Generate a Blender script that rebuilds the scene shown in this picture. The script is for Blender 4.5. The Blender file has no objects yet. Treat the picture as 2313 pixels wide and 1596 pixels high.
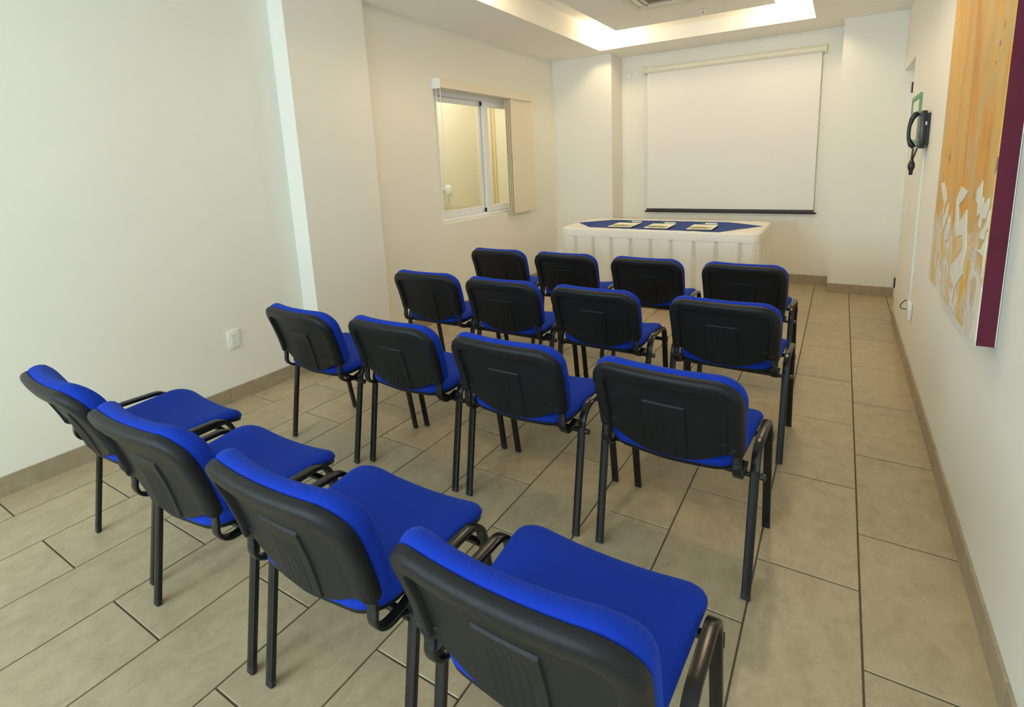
import bpy, bmesh, math, random
from mathutils import Vector, Matrix
PI = math.pi
sc = bpy.context.scene
COL = sc.collection
random.seed(7)

# ---------------------------------------------------------------- camera, light, exposure
cam = bpy.data.cameras.new('camera'); cam_o = bpy.data.objects.new('camera', cam); COL.objects.link(cam_o)
cam.sensor_fit = 'HORIZONTAL'; cam.sensor_width = 36.0
cam.lens = 1173.308 / 2313 * 36
cam.shift_x = (1156.5 - 1203.648) / 2313
cam.shift_y = (587.011 - 798.0) / 2313
cam.clip_start = 0.02
_rt = Vector((0.86236711, 0.50486905, -0.03781809))
_dn = Vector((0.06024657, -0.17649969, -0.98245519))
_fw = Vector((-0.5026861, 0.84495864, -0.18262416))
M = Matrix((_rt, -_dn, -_fw)).transposed().to_4x4()
M.translation = (-0.132068, -1.466158, 1.399417)
cam_o.matrix_world = M
sc.camera = cam_o

sc.view_settings.view_transform = 'Standard'
sc.view_settings.look = 'None'
sc.view_settings.gamma = 1.0
sc.view_settings.use_curve_mapping = False
sc.view_settings.exposure = 0.0
sc.cycles.use_denoising = True
sc.cycles.max_bounces = 10
sc.cycles.diffuse_bounces = 8
sc.cycles.caustics_reflective = False
sc.cycles.caustics_refractive = False
sc.cycles.sample_clamp_indirect = 6.0

world = bpy.data.worlds.new('daylight'); sc.world = world; world.use_nodes = True
_bg = world.node_tree.nodes['Background']
_bg.inputs[0].default_value = (0.80, 0.93, 1.0, 1); _bg.inputs[1].default_value = 1.0


def area_light(name, loc, rot, sx, sy, power, color, parent=None):
    l = bpy.data.lights.new(name, 'AREA'); l.shape = 'RECTANGLE'; l.size = sx; l.size_y = sy
    l.energy = power; l.color = color
    o = bpy.data.objects.new(name, l); COL.objects.link(o); o.location = loc; o.rotation_euler = rot
    if parent: o.parent = parent
    return o


# daylight through the glazed door behind the camera
DAY = 46.0
area_light('daylight_door', (-0.62, -4.58, 1.15), (PI / 2 + .42, 0, -.3), 1.5, 2.05, DAY, (0.70, 0.875, 1.0))
area_light('added_window_fill', (-2.45, -4.58, 1.65), (PI / 2 + .42, 0, -.65), 1.3, 1.1, DAY * 3.1, (0.64, 0.845, 1.0))  # added fill light, brightens the right wall through an invented window
LAMP = 3.5        # each downlight in the ceiling tray
WARM = (1.0, 0.79, 0.50)
CORR = 3.6        # unseen lamp added to light the corridor behind the window

# ---------------------------------------------------------------- helpers


def srgb(r, g, b):
    f = lambda c: (c / 255 / 12.92) if c / 255 <= 0.04045 else ((c / 255 + 0.055) / 1.055) ** 2.4
    return (f(r), f(g), f(b), 1)


def mat(name, col, rough=0.5, metal=0.0, spec=0.5, bump=0.0, bscale=200.0, var=0.0, vscale=3.0, emit=None, estr=0.0, sheen=0.0, obj_rand=0.0):
    m = bpy.data.materials.new(name); m.use_nodes = True
    nt = m.node_tree; b = nt.nodes['Principled BSDF']
    b.inputs['Base Color'].default_value = col
    b.inputs['Roughness'].default_value = rough
    b.inputs['Metallic'].default_value = metal
    b.inputs['Specular IOR Level'].default_value = spec
    if sheen: b.inputs['Sheen Weight'].default_value = sheen
    if emit:
        b.inputs['Emission Color'].default_value = emit; b.inputs['Emission Strength'].default_value = estr
    tc = nt.nodes.new('ShaderNodeTexCoord')
    if bump:
        n = nt.nodes.new('ShaderNodeTexNoise'); n.inputs['Scale'].default_value = bscale; n.inputs['Detail'].default_value = 3
        nt.links.new(tc.outputs['Object'], n.inputs['Vector'])
        bp = nt.nodes.new('ShaderNodeBump'); bp.inputs['Strength'].default_value = bump; bp.inputs['Distance'].default_value = 0.002
        nt.links.new(n.outputs['Fac'], bp.inputs['Height']); nt.links.new(bp.outputs['Normal'], b.inputs['Normal'])
    if var:
        n2 = nt.nodes.new('ShaderNodeTexNoise'); n2.inputs['Scale'].default_value = vscale; n2.inputs['Detail'].default_value = 4
        nt.links.new(tc.outputs['Object'], n2.inputs['Vector'])
        mr = nt.nodes.new('ShaderNodeMapRange'); mr.inputs['From Min'].default_value = 0.3; mr.inputs['From Max'].default_value = 0.7
        mr.inputs['To Min'].default_value = 1 - var; mr.inputs['To Max'].default_value = 1 + var
        nt.links.new(n2.outputs['Fac'], mr.inputs['Value'])
        vm = nt.nodes.new('ShaderNodeVectorMath'); vm.operation = 'SCALE'; vm.inputs[0].default_value = col[:3]
        nt.links.new(mr.outputs['Result'], vm.inputs['Scale']); nt.links.new(vm.outputs['Vector'], b.inputs['Base Color'])
    return m


def nlink(nt, a, b): nt.links.new(a, b)


# walls: cream emulsion with faint roller texture
M_WALL = mat('wall_paint', srgb(238, 236, 227), 0.55, spec=0.35, bump=0.12, bscale=90, var=0.012, vscale=1.5)
M_CEIL = mat('ceiling_paint', srgb(250, 247, 240), 0.8, spec=0.2, bump=0.05, bscale=120)
M_CORR = mat('corridor_paint', srgb(236, 231, 214), 0.7, spec=0.2)
M_WHITE = mat('white_plastic', srgb(238, 238, 232), 0.35)
M_ALU = mat('white_aluminium', srgb(236, 238, 242), 0.3, spec=0.5)
M_GROUT = mat('grout', srgb(104, 94, 78), 0.9, spec=0.1, var=0.06, vscale=20)
M_BLACKP = mat('black_plastic', (0.008, 0.009, 0.011, 1), 0.38, spec=0.27, bump=0.35, bscale=900)
M_BLACKS = mat('black_smooth_plastic', (0.012, 0.012, 0.013, 1), 0.3)
M_BLACKM = mat('black_painted_steel', (0.008, 0.008, 0.009, 1), 0.25, spec=0.4)
M_BAR = mat('dark_bar', srgb(40, 32, 26), 0.45)
M_SCREEN = mat('projection_fabric', srgb(238, 236, 232), 0.9, spec=0.1)
M_CASE = mat('ivory_metal', srgb(238, 234, 216), 0.4)
M_CLOTH = mat('white_cloth', srgb(240, 236, 228), 0.9, spec=0.1, bump=0.1, bscale=500, var=0.015, vscale=9)
M_RUNNER = mat('blue_cloth', srgb(58, 78, 142), 0.9, spec=0.1, bump=0.1, bscale=500)
M_PAPER = mat('white_paper', srgb(244, 240, 226), 0.8, spec=0.2)
M_GREEN = mat('green_plastic', srgb(36, 140, 76), 0.4)
M_FRAMEG = mat('green_border', srgb(104, 158, 120), 0.5)
M_MAROON = mat('maroon_paint', srgb(94, 32, 50), 0.7, spec=0.2, bump=0.4, bscale=600, var=0.12, vscale=9)
M_CANVASW = mat('raw_canvas', srgb(232, 228, 214), 0.9)
M_PANELB = mat('blind_fabric', srgb(232, 224, 204), 0.85, spec=0.1, bump=0.1, bscale=800)
M_STEEL = mat('chrome', (0.7, 0.7, 0.7, 1), 0.2, metal=1.0)
M_RED = mat('red_glass', srgb(170, 40, 30), 0.3)
M_GREY = mat('grey_plastic', srgb(120, 124, 124), 0.45)
M_BLUELCD = mat('lcd', srgb(60, 84, 110), 0.2)
M_AC = mat('ac_white', srgb(228, 222, 206), 0.5)
M_ACD = mat('ac_dark', srgb(120, 104, 84), 0.7)
M_WIRE = mat('wire', srgb(190, 184, 170), 0.4)
M_BULB = mat('lit_bulb', (1, 0.85, 0.6, 1), 0.4, emit=(1.0, 0.83, 0.56, 1), estr=6.0)
M_SKIRTL = mat('corridor_lamp_white', srgb(226, 234, 236), 0.3)


def fabric_mat():
    m = mat('blue_upholstery', srgb(20, 60, 160), 0.8, spec=0.15, sheen=0.35)
    nt = m.node_tree; b = nt.nodes['Principled BSDF']
    b.inputs['Sheen Roughness'].default_value = 0.35
    b.inputs['Sheen Tint'].default_value = (0.10, 0.25, 1.0, 1)
    tc = nt.nodes.new('ShaderNodeTexCoord')
    w1 = nt.nodes.new('ShaderNodeTexWave'); w1.inputs['Scale'].default_value = 160; w1.bands_direction = 'DIAGONAL'
    w2 = nt.nodes.new('ShaderNodeTexNoise'); w2.inputs['Scale'].default_value = 700
    nlink(nt, tc.outputs['Object'], w1.inputs['Vector']); nlink(nt, tc.outputs['Object'], w2.inputs['Vector'])
    ad = nt.nodes.new('ShaderNodeMath'); ad.operation = 'ADD'
    nlink(nt, w1.outputs['Fac'], ad.inputs[0]); nlink(nt, w2.outputs['Fac'], ad.inputs[1])
    bp = nt.nodes.new('ShaderNodeBump'); bp.inputs['Strength'].default_value = 0.35; bp.inputs['Distance'].default_value = 0.0012
    nlink(nt, ad.outputs[0], bp.inputs['Height']); nlink(nt, bp.outputs['Normal'], b.inputs['Normal'])
    mr = nt.nodes.new('ShaderNodeMapRange'); mr.inputs['To Min'].default_value = 0.85; mr.inputs['To Max'].default_value = 1.12
    nlink(nt, w2.outputs['Fac'], mr.inputs['Value'])
    vm = nt.nodes.new('ShaderNodeVectorMath'); vm.operation = 'SCALE'; vm.inputs[0].default_value = (0.004, 0.032, 0.38)
    nlink(nt, mr.outputs['Result'], vm.inputs['Scale']); nlink(nt, vm.outputs['Vector'], b.inputs['Base Color'])
    return m


M_FAB = fabric_mat()


def tile_mat(name, c1, c2, rough):
    m = bpy.data.materials.new(name); m.use_nodes = True
    nt = m.node_tree; b = nt.nodes['Principled BSDF']
    b.inputs['Roughness'].default_value = rough; b.inputs['Specular IOR Level'].default_value = 0.5
    ge = nt.nodes.new('ShaderNodeNewGeometry'); oi = nt.nodes.new('ShaderNodeObjectInfo')
    ms = nt.nodes.new('ShaderNodeVectorMath'); ms.operation = 'MULTIPLY_ADD'
    cb = nt.nodes.new('ShaderNodeCombineXYZ')
    for k in range(3): nlink(nt, oi.outputs['Random'], cb.inputs[k])
    ms.inputs[1].default_value = (37.0, 53.0, 29.0)
    nlink(nt, cb.outputs[0], ms.inputs[0]); nlink(nt, ge.outputs['Position'], ms.inputs[2])
    n1 = nt.nodes.new('ShaderNodeTexNoise'); n1.inputs['Scale'].default_value = 13; n1.inputs['Detail'].default_value = 9; n1.inputs['Roughness'].default_value = 0.68; n1.inputs['Distortion'].default_value = 0.35
    mp = nt.nodes.new('ShaderNodeMapping'); mp.inputs['Scale'].default_value = (1.2, 0.9, 1)
    nlink(nt, ms.outputs[0], mp.inputs['Vector']); nlink(nt, mp.outputs[0], n1.inputs['Vector'])
    cr = nt.nodes.new('ShaderNodeValToRGB')
    cr.color_ramp.elements[0].position = 0.32; cr.color_ramp.elements[0].color = c1
    cr.color_ramp.elements[1].position = 0.72; cr.color_ramp.elements[1].color = c2
    nlink(nt, n1.outputs['Fac'], cr.inputs['Fac'])
    mr = nt.nodes.new('ShaderNodeMapRange'); mr.inputs['To Min'].default_value = 0.94; mr.inputs['To Max'].default_value = 1.05
    nlink(nt, oi.outputs['Random'], mr.inputs['Value'])
    # thin pale veins
    n2 = nt.nodes.new('ShaderNodeTexNoise'); n2.inputs['Scale'].default_value = 16; n2.inputs['Detail'].default_value = 6; n2.inputs['Distortion'].default_value = 2.5
    nlink(nt, mp.outputs[0], n2.inputs['Vector'])
    ab = nt.nodes.new('ShaderNodeMath'); ab.operation = 'SUBTRACT'; ab.inputs[1].default_value = 0.5
    nlink(nt, n2.outputs['Fac'], ab.inputs[0])
    a2 = nt.nodes.new('ShaderNodeMath'); a2.operation = 'ABSOLUTE'; nlink(nt, ab.outputs[0], a2.inputs[0])
    mv = nt.nodes.new('ShaderNodeMapRange'); mv.inputs['From Min'].default_value = 0.0; mv.inputs['From Max'].default_value = 0.03
    mv.inputs['To Min'].default_value = 1.07; mv.inputs['To Max'].default_value = 1.0
    nlink(nt, a2.outputs[0], mv.inputs['Value'])
    mu = nt.nodes.new('ShaderNodeMath'); mu.operation = 'MULTIPLY'
    nlink(nt, mr.outputs['Result'], mu.inputs[0]); nlink(nt, mv.outputs['Result'], mu.inputs[1])
    vm = nt.nodes.new('ShaderNodeVectorMath'); vm.operation = 'SCALE'
    nlink(nt, cr.outputs['Color'], vm.inputs[0]); nlink(nt, mu.outputs[0], vm.inputs['Scale'])
    nlink(nt, vm.outputs['Vector'], b.inputs['Base Color'])
    bp = nt.nodes.new('ShaderNodeBump'); bp.inputs['Strength'].default_value = 0.12; bp.inputs['Distance'].default_value = 0.002
    nlink(nt, n1.outputs['Fac'], bp.inputs['Height']); nlink(nt, bp.outputs['Normal'], b.inputs['Normal'])
    return m


M_TILE = tile_mat('beige_tile', srgb(164, 148, 119), srgb(187, 171, 141), 0.36)
M_BASE = tile_mat('baseboard_tile', srgb(150, 136, 112), srgb(172, 158, 134), 0.45)


def glass_mat():
    m = bpy.data.materials.new('window_glass'); m.use_nodes = True
    nt = m.node_tree
    for n in list(nt.nodes):
        if n.type != 'OUTPUT_MATERIAL': nt.nodes.remove(n)
    out = [n for n in nt.nodes if n.type == 'OUTPUT_MATERIAL'][0]
    t = nt.nodes.new('ShaderNodeBsdfTransparent'); t.inputs[0].default_value = (0.96, 0.98, 0.97, 1)
    g = nt.nodes.new('ShaderNodeBsdfGlossy'); g.inputs['Roughness'].default_value = 0.02
    f = nt.nodes.new('ShaderNodeFresnel')
    ge = nt.nodes.new('ShaderNodeNewGeometry'); io = nt.nodes.new('ShaderNodeMapRange')   # same reflectance entering and leaving the thin pane
    io.inputs['To Min'].default_value = 1.45; io.inputs['To Max'].default_value = 1 / 1.45
    nlink(nt, ge.outputs['Backfacing'], io.inputs['Value']); nlink(nt, io.outputs['Result'], f.inputs['IOR'])
    mx = nt.nodes.new('ShaderNodeMixShader')
    nlink(nt, f.outputs[0], mx.inputs[0]); nlink(nt, t.outputs[0], mx.inputs[1]); nlink(nt, g.outputs[0], mx.inputs[2])
    nlink(nt, mx.outputs[0], out.inputs[0])
    return m


M_GLASS = glass_mat()


# ---- mesh helpers
def obj(name, bm, m, parent=None, smooth=None, loc=None):
    me = bpy.data.meshes.new(name)
    if isinstance(bm, bmesh.types.BMesh):
        bm.to_mesh(me); bm.free()
    else:
        me.from_pydata(bm[0], [], bm[1])
    me.materials.append(m)
    me.update()
    if smooth is not None:
        for p in me.polygons: p.use_smooth = True
        if smooth < 179: me.set_sharp_from_angle(angle=math.radians(smooth))
    o = bpy.data.objects.new(name, me); COL.objects.link(o)
    if parent: o.parent = parent
    if loc: o.location = loc
    return o


def empty(name, loc=(0, 0, 0), rz=0.0):
    o = bpy.data.objects.new(name, None); COL.objects.link(o)
    o.empty_display_size = 0.05; o.location = loc; o.rotation_euler = (0, 0, rz)
    return o


def tag(o, label, cat, group=None):
    o['label'] = label; o['category'] = cat
    if group: o['group'] = group
    return o


def struct(o):
    o['kind'] = 'structure'; return o


def add_box(bm, x0, x1, y0, y1, z0, z1, bev=0.0, seg=2):
    r = bmesh.ops.create_cube(bm, size=1.0)
    vs = r['verts']
    for v in vs:
        v.co = Vector((x0 + (v.co.x + .5) * (x1 - x0), y0 + (v.co.y + .5) * (y1 - y0), z0 + (v.co.z + .5) * (z1 - z0)))
    if bev:
        es = list({e for v in vs for e in v.link_edges})
        bmesh.ops.bevel(bm, geom=es, offset=bev, segments=seg, affect='EDGES', profile=0.5)
    return bm


def bx(*a, **k):
    bm = bmesh.new(); add_box(bm, *a, **k); return bm


def add_sweep(bm, path, sec, up=(1, 0, 0), cap=True):
    """sweep a closed 2-D section (a along `up`, b along tangent x up) along a 3-D path"""
    P = [Vector(p) for p in path]; up = Vector(up)
    rings = []
    for i, p in enumerate(P):
        t = (P[min(i + 1, len(P) - 1)] - P[max(i - 1, 0)]).normalized()
        # mitre scale
        u = (up - t * up.dot(t)).normalized(); v = t.cross(u)
        rings.append([bm.verts.new(p + u * a + v * b) for a, b in sec])
    n = len(sec)
    for A, B in zip(rings, rings[1:]):
        for k in range(n):
            bm.faces.new((A[k], A[(k + 1) % n], B[(k + 1) % n], B[k]))
    if cap:
        bm.faces.new(list(reversed(rings[0]))); bm.faces.new(rings[-1])
    return bm


def circ(r, n=10, ry=None):
    ry = ry or r
    return [(r * math.cos(2 * PI * k / n), ry * math.sin(2 * PI * k / n)) for k in range(n)]


def rrect(a, b, r, n=3):
    """rounded rectangle section, half sizes a,b"""
    out = []
    for cx, cy, s in ((a - r, b - r, 0), (-a + r, b - r, 1), (-a + r, -b + r, 2), (a - r, -b + r, 3)):
        for k in range(n + 1):
            t = (s + k / n) * PI / 2
            out.append((cx + r * math.cos(t), cy + r * math.sin(t)))
    return out


def add_lathe(bm, prof, n=16, axis='z', loc=(0, 0, 0)):
    rings = []
    loc = Vector(loc)
    for r, h in prof:
        ring = []
        for k in range(n):
            a = 2 * PI * k / n; c, s = r * math.cos(a), r * math.sin(a)
            p = {'z': (c, s, h), 'x': (h, c, s), 'y': (c, h, s)}[axis]
            ring.append(bm.verts.new(loc + Vector(p)))
        rings.append(ring)
    for A, B in zip(rings, rings[1:]):
        for k in range(n):
            bm.faces.new((A[k], A[(k + 1) % n], B[(k + 1) % n], B[k]))
    bm.faces.new(list(reversed(rings[0]))); bm.faces.new(rings[-1])
    bmesh.ops.recalc_face_normals(bm, faces=bm.faces)
    return bm


def fillet(pts, radii, seg=7):
    """polyline of 2-D points with arc fillets at inner vertices; returns list and index of corner spans"""
    out = [Vector(pts[0])]; spans = []
    for i in range(1, len(pts) - 1):
        p0, p, p1 = Vector(pts[i - 1]), Vector(pts[i]), Vector(pts[i + 1])
        a = (p0 - p).normalized(); b = (p1 - p).normalized()
        ang = a.angle(b); r = radii[i - 1]
        if r <= 1e-6:
            out.append(p); spans.append((len(out) - 1, len(out) - 1)); continue
        d = r / math.tan(ang / 2); c = p + (a + b).normalized() * (r / math.sin(ang / 2))
        s, e = p + a * d - c, p + b * d - c
        st = len(out)
        tot = s.angle(e); sg = 1 if s.x * e.y - s.y * e.x > 0 else -1
        for k in range(seg + 1):
            t = sg * tot * k / seg
            out.append(c + Vector((s.x * math.cos(t) - s.y * math.sin(t), s.x * math.sin(t) + s.y * math.cos(t))))
        spans.append((st, len(out) - 1))
    out.append(Vector(pts[-1]))
    return out, spans


def closed_fillet(pts, radii, seg=6):
    """closed polygon (ccw) with rounded corners"""
    n = len(pts); out = []
    for i in range(n):
        p0, p, p1 = Vector(pts[i - 1]), Vector(pts[i]), Vector(pts[(i + 1) % n])
        a = (p0 - p).normalized(); b = (p1 - p).normalized(); ang = a.angle(b); r = radii[i]
        if r <= 1e-6 or ang > PI - 1e-3:
            out.append(p); continue
        d = r / math.tan(ang / 2); c = p + (a + b).normalized() * (r / math.sin(ang / 2))
        s, e = p + a * d - c, p + b * d - c
        tot = s.angle(e); sg = 1 if s.x * e.y - s.y * e.x > 0 else -1
        for k in range(seg + 1):
            t = sg * tot * k / seg
            out.append(c + Vector((s.x * math.cos(t) - s.y * math.sin(t), s.x * math.sin(t) + s.y * math.cos(t))))
    return out


def resample(pts, n):
    L = [0.0]; m = len(pts)
    for i in range(m): L.append(L[-1] + (pts[(i + 1) % m] - pts[i]).length)
    out = []; j = 0
    for k in range(n):
        s = L[-1] * k / n
        while L[j + 1] < s: j += 1
        f = (s - L[j]) / max(1e-9, L[j + 1] - L[j])
        out.append(pts[j] + (pts[(j + 1) % m] - pts[j]) * f)
    return out


def inset(pts, d):
    """move a ccw outline inwards along vertex normals"""
    n = len(pts); out = []
    for i in range(n):
        t = (pts[(i + 1) % n] - pts[i - 1]).normalized()
        out.append(pts[i] + Vector((-t.y, t.x)) * d)
    return out


def loft(bm, rings, centre=True, cap0=True):
    R = [[bm.verts.new(v) for v in r] for r in rings]; n = len(R[0])
    for A, B in zip(R, R[1:]):
        for k in range(n): bm.faces.new((A[k], A[(k + 1) % n], B[(k + 1) % n], B[k]))
    if centre:
        c = bm.verts.new(sum((v.co for v in R[-1]), Vector()) / n)
        for k in range(n): bm.faces.new((R[-1][k], R[-1][(k + 1) % n], c))
    if cap0:
        c = bm.verts.new(sum((v.co for v in R[0]), Vector()) / n)
        for k in range(n): bm.faces.new((R[0][(k + 1) % n], R[0][k], c))
    bmesh.ops.recalc_face_normals(bm, faces=bm.faces)
    return bm


def copy_tree(o, parent=None):
    c = o.copy(); COL.objects.link(c); c.parent = parent
    for ch in list(o.children): copy_tree(ch, c)
    return c


# ---------------------------------------------------------------- room constants (metres)
W = 0.31; TL = 0.60033            # tile module
XR = 0.302                       # right wall
XLN, XP, XLW = -3.336, -3.186, -3.264   # left wall near, pillar face, window wall
YB, YN = 4.790, -4.60            # far wall, near wall
ZC = 2.605                       # soffit
ZT = 2.817                       # tray ceiling
ZR = 2.70                        # raft underside
DY0, DY1, DZ = 3.615, 4.458, 2.092       # doorway in the right wall
WY0, WY1, WZ0, WZ1 = 2.200, 3.900, 0.880, 2.085  # window opening

# ---- floor: grout bed + single tiles
floor = struct(obj('floor', bx(-3.6, 1.3, -4.8, 5.0, -0.06, -0.004), M_GROUT))
G = 0.0029
_mesh_cache = {}


def tile_at(x0, x1, y0, y1):
    key = (round(x1 - x0, 4), round(y1 - y0, 4))
    if key not in _mesh_cache:
        a, b = key[0] / 2, key[1] / 2
        bm = bmesh.new(); add_box(bm, -a, a, -b, b, -0.012, 0.0, bev=0.0012, seg=1)
        o = obj('tile', bm, M_TILE, floor); _mesh_cache[key] = o.data
    else:
        o = bpy.data.objects.new('tile', _mesh_cache[key]); COL.objects.link(o); o.parent = floor
    o.location = ((x0 + x1) / 2, (y0 + y1) / 2, random.uniform(-0.0004, 0.0004))


for r in range(-1, 12):
    x0, x1 = -r * W, -(r - 1) * W
    xa, xb = max(x0 + G, -3.345), min(x1 - G, 0.60)
    off = 0.0 if r % 2 == 0 else 0.5
    for n in range(-8, 9):
        y0, y1 = (n + off) * TL, (n + 1 + off) * TL
        ya, yb = max(y0 + G, -4.60), min(y1 - G, 4.80)
        if r == -1: ya, yb = max(ya, 3.55), min(yb, 4.50)
        if yb - ya > 0.02 and xb - xa > 0.02: tile_at(xa, xb, ya, yb)

# ---- walls
wl = bmesh.new()
add_box(wl, XLN - .2, XLN, YN - .15, 0.747, -0.05, 2.95)
add_box(wl, XLN - .2, XP, 0.747, 1.400, -0.05, 2.95)
add_box(wl, XLW - .14, XLW, 1.400, WY0, -0.05, 2.95)
add_box(wl, XLW - .14, XLW, WY1, 5.0, -0.05, 2.95)
add_box(wl, XLW - .14, XLW, WY0, WY1, -0.05, WZ0)
add_box(wl, XLW - .14, XLW, WY0, WY1, WZ1, 2.95)
struct(obj('wall_left', wl, M_WALL))
wf = bmesh.new()
add_box(wf, XLW - .14, 0.60, YB, YB + .15, -0.05, 2.95)
add_box(wf, XLW - .01, -2.497, 4.440, YB + .01, -0.05, 2.95)     # pilaster beside the window wall
add_box(wf, -0.192, 0.60, 4.462, YB + .01, -0.05, 2.95)          # projection beside the doorway
struct(obj('wall_far', wf, M_WALL))
wr = bmesh.new()
add_box(wr, XR, XR + .13, YN - .15, DY0, -0.05, 2.95)
add_box(wr, XR, XR + .13, DY0, DY1 + .01, DZ, 2.95)
add_box(wr, XR, XR + .13, DY1 + .003, 4.60, -0.05, 2.95)
struct(obj('wall_right', wr, M_WALL))
wn = bmesh.new()
add_box(wn, -3.6, -3.12, YN - .15, YN, -0.05, 2.95)
add_box(wn, -1.78, -1.42, YN - .15, YN, -0.05, 2.95)
add_box(wn, -3.12, -1.78, YN - .15, YN, -0.05, 1.08)
add_box(wn, -3.12, -1.78, YN - .15, YN, 2.22, 2.95)
add_box(wn, 0.18, XR + .13, YN - .15, YN, -0.05, 2.95)
add_box(wn, -1.42, 0.18, YN - .15, YN, 2.25, 2.95)
struct(obj('wall_near', wn, M_WALL))
# glazed door behind the camera
d2 = struct(empty('door_2', (-0.62, YN - .08, 0)))
fr = bmesh.new()
for a in ((-.80, -.75, -.03, .03, 0, 2.25), (.75, .80, -.03, .03, 0, 2.25), (-.75, .75, -.03, .03, 2.20, 2.25), (-.03, .03, -.03, .03, 0, 2.20)): add_box(fr, *a)
obj('door_frame', fr, M_ALU, d2)
obj('pane', bx(-.75, -.03, -.004, .004, 0.0, 2.2), M_GLASS, d2); obj('pane', bx(.03, .75, -.004, .004, 0.0, 2.2), M_GLASS, d2)

w2 = struct(empty('added_window', (-2.45, YN - .08, 1.65)))  # unseen window, added to go with the fill light for the right wall
fr = bmesh.new()
for a in ((-.67, -.62, -.03, .03, -.57, .57), (.62, .67, -.03, .03, -.57, .57), (-.62, .62, -.03, .03, .52, .57), (-.62, .62, -.03, .03, -.57, -.52), (-.025, .025, -.03, .03, -.52, .52)): add_box(fr, *a)
obj('window_frame', fr, M_ALU, w2)
obj('pane', bx(-.62, -.025, -.004, .004, -.52, .52), M_GLASS, w2); obj('pane', bx(.025, .62, -.004, .004, -.52, .52), M_GLASS, w2)

# ---- doorway on the right
d1 = struct(empty('door_1', (XR + .13, (DY0 + DY1) / 2, 0)))
obj('door_leaf', bx(0.0, .04, -.44, .44, 0.005, DZ), M_WHITE, d1)
jb = bmesh.new()
add_box(jb, -.085, .0, .4175, .4235, 0.10, DZ)
add_box(jb, -.085, .0, -.4225, -.4165, 0.0, DZ)
obj('door_jamb', jb, M_WHITE, d1)
for z0, z1 in ((1.893, 1.985), (0.098, 0.195)):
    obj('hinge', bx(-.071, -.052, .405, .418, z0, z1, bev=.002), M_BLACKS, d1)

# ---- ceiling: soffit ring, tray, raft
TX0, TX1, TY0, TY1 = -2.543, -0.420, 0.55, 4.222
RX0, RX1, RY0, RY1 = -2.217, -0.722, 0.95, 3.868
ce = bmesh.new()
add_box(ce, -3.6, TX0, -4.8, 5.0, ZC, 2.95)
add_box(ce, TX1, 0.6, -4.8, 5.0, ZC, 2.95)
add_box(ce, TX0, TX1, -4.8, TY0, ZC, 2.95)
add_box(ce, TX0, TX1, TY1, 5.0, ZC, 2.95)
add_box(ce, TX0, TX1, TY0, TY1, ZT, 2.95)
add_box(ce, RX0, RX1, RY0, RY1, ZR, ZT)
ceil = struct(obj('ceiling', ce, M_CEIL))

# ---- baseboards: one tile strip per piece
BH = 0.095


def baseboard(name, runs):
    b = struct(empty(name))
    for (p, q, axis, face, jo) in runs:     # run from p to q along axis; face = (lo, hi) across
        cuts = [p]
        c = jo
        while c < p + 0.02: c += TL
        while c < q - 0.02: cuts.append(c); c += TL
        cuts.append(q)
        for a, d in zip(cuts, cuts[1:]):
            g = 0.0010
            if axis == 'y': bm = bx(face[0], face[1], a + g, d - g, -0.002, BH + random.uniform(-.0006, .0006), bev=.0012, seg=1)
            else: bm = bx(a + g, d - g, face[0], face[1], -0.002, BH + random.uniform(-.0006, .0006), bev=.0012, seg=1)
            obj('tile', bm, M_BASE, b)
    return b


T = 0.009
baseboard('baseboard_left', [(YN, 0.747, 'y', (XLN, XLN + T), 0.17 - 9 * TL), (XLN + T, XP + T, 'x', (0.747 - T, 0.747), 9),
                             (0.747, 1.400, 'y', (XP, XP + T), 1.10), (1.400, 4.440, 'y', (XLW, XLW + T), 1.9)])
baseboard('baseboard_far', [(XLW + T, -2.497 + T, 'x', (4.440 - T, 4.440), -3.0), (4.440, YB - T, 'y', (-2.497, -2.497 + T), 9),
                            (-2.497 + T, -0.192 - T, 'x', (YB - T - .002, YB), -2.2), (4.462, YB - T, 'y', (-0.192 - T, -0.192), 9),
                            (-0.192 - T, 0.362, 'x', (4.462 - T, 4.462), 0.292)])
baseboard('baseboard_right', [(YN, DY0, 'y', (XR - T, XR), 0.025 - 9 * TL)])

# ---- window
win = struct(empty('window_1', (XLW, 0, 0)))
fx = -.10   # depth of the frame behind the wall face


def bars(parts):
    bm = bmesh.new()
    for p in parts: add_box(bm, *p, bev=.002, seg=1)
    return bm


obj('window_frame', bars([(fx - .03, fx + .035, WY0, WY0 + .035, WZ0 + .002, WZ1), (fx - .03, fx + .035, WY1 - .035, WY1, WZ0 + .002, WZ1),
                          (fx - .03, fx + .035, WY0 + .035, WY1 - .035, WZ1 - .045, WZ1), (fx - .03, fx + .035, WY0 + .035, WY1 - .035, WZ0 + .002, WZ0 + .038)]), M_ALU, win)
s1 = obj('sash', bars([(fx - .022, fx - .002, WY0 + .037, 2.352, .92, 2.038), (fx - .022, fx - .002, 3.009, 3.075, .92, 2.038),
                       (fx - .022, fx - .002, 2.3525, 3.0085, 1.989, 2.038), (fx - .022, fx - .002, 2.3525, 3.0085, .92, .982)]), M_ALU, win)
obj('pane', bx(fx - .014, fx - .010, 2.35, 3.02, .975, 1.995), M_GLASS, win)
s2 = obj('sash', bars([(fx + .003, fx + .044, 3.024, 3.092, .92, 2.038), (fx + .003, fx + .044, 3.80, 3.862, .92, 2.038),
                       (fx + .003, fx + .044, 3.092, 3.80, 1.989, 2.038), (fx + .003, fx + .044, 3.092, 3.80, .92, .983)]), M_ALU, win)
obj('pane', bx(fx + .013, fx + .017, 3.085, 3.81, .975, 1.995), M_GLASS, win)
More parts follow.
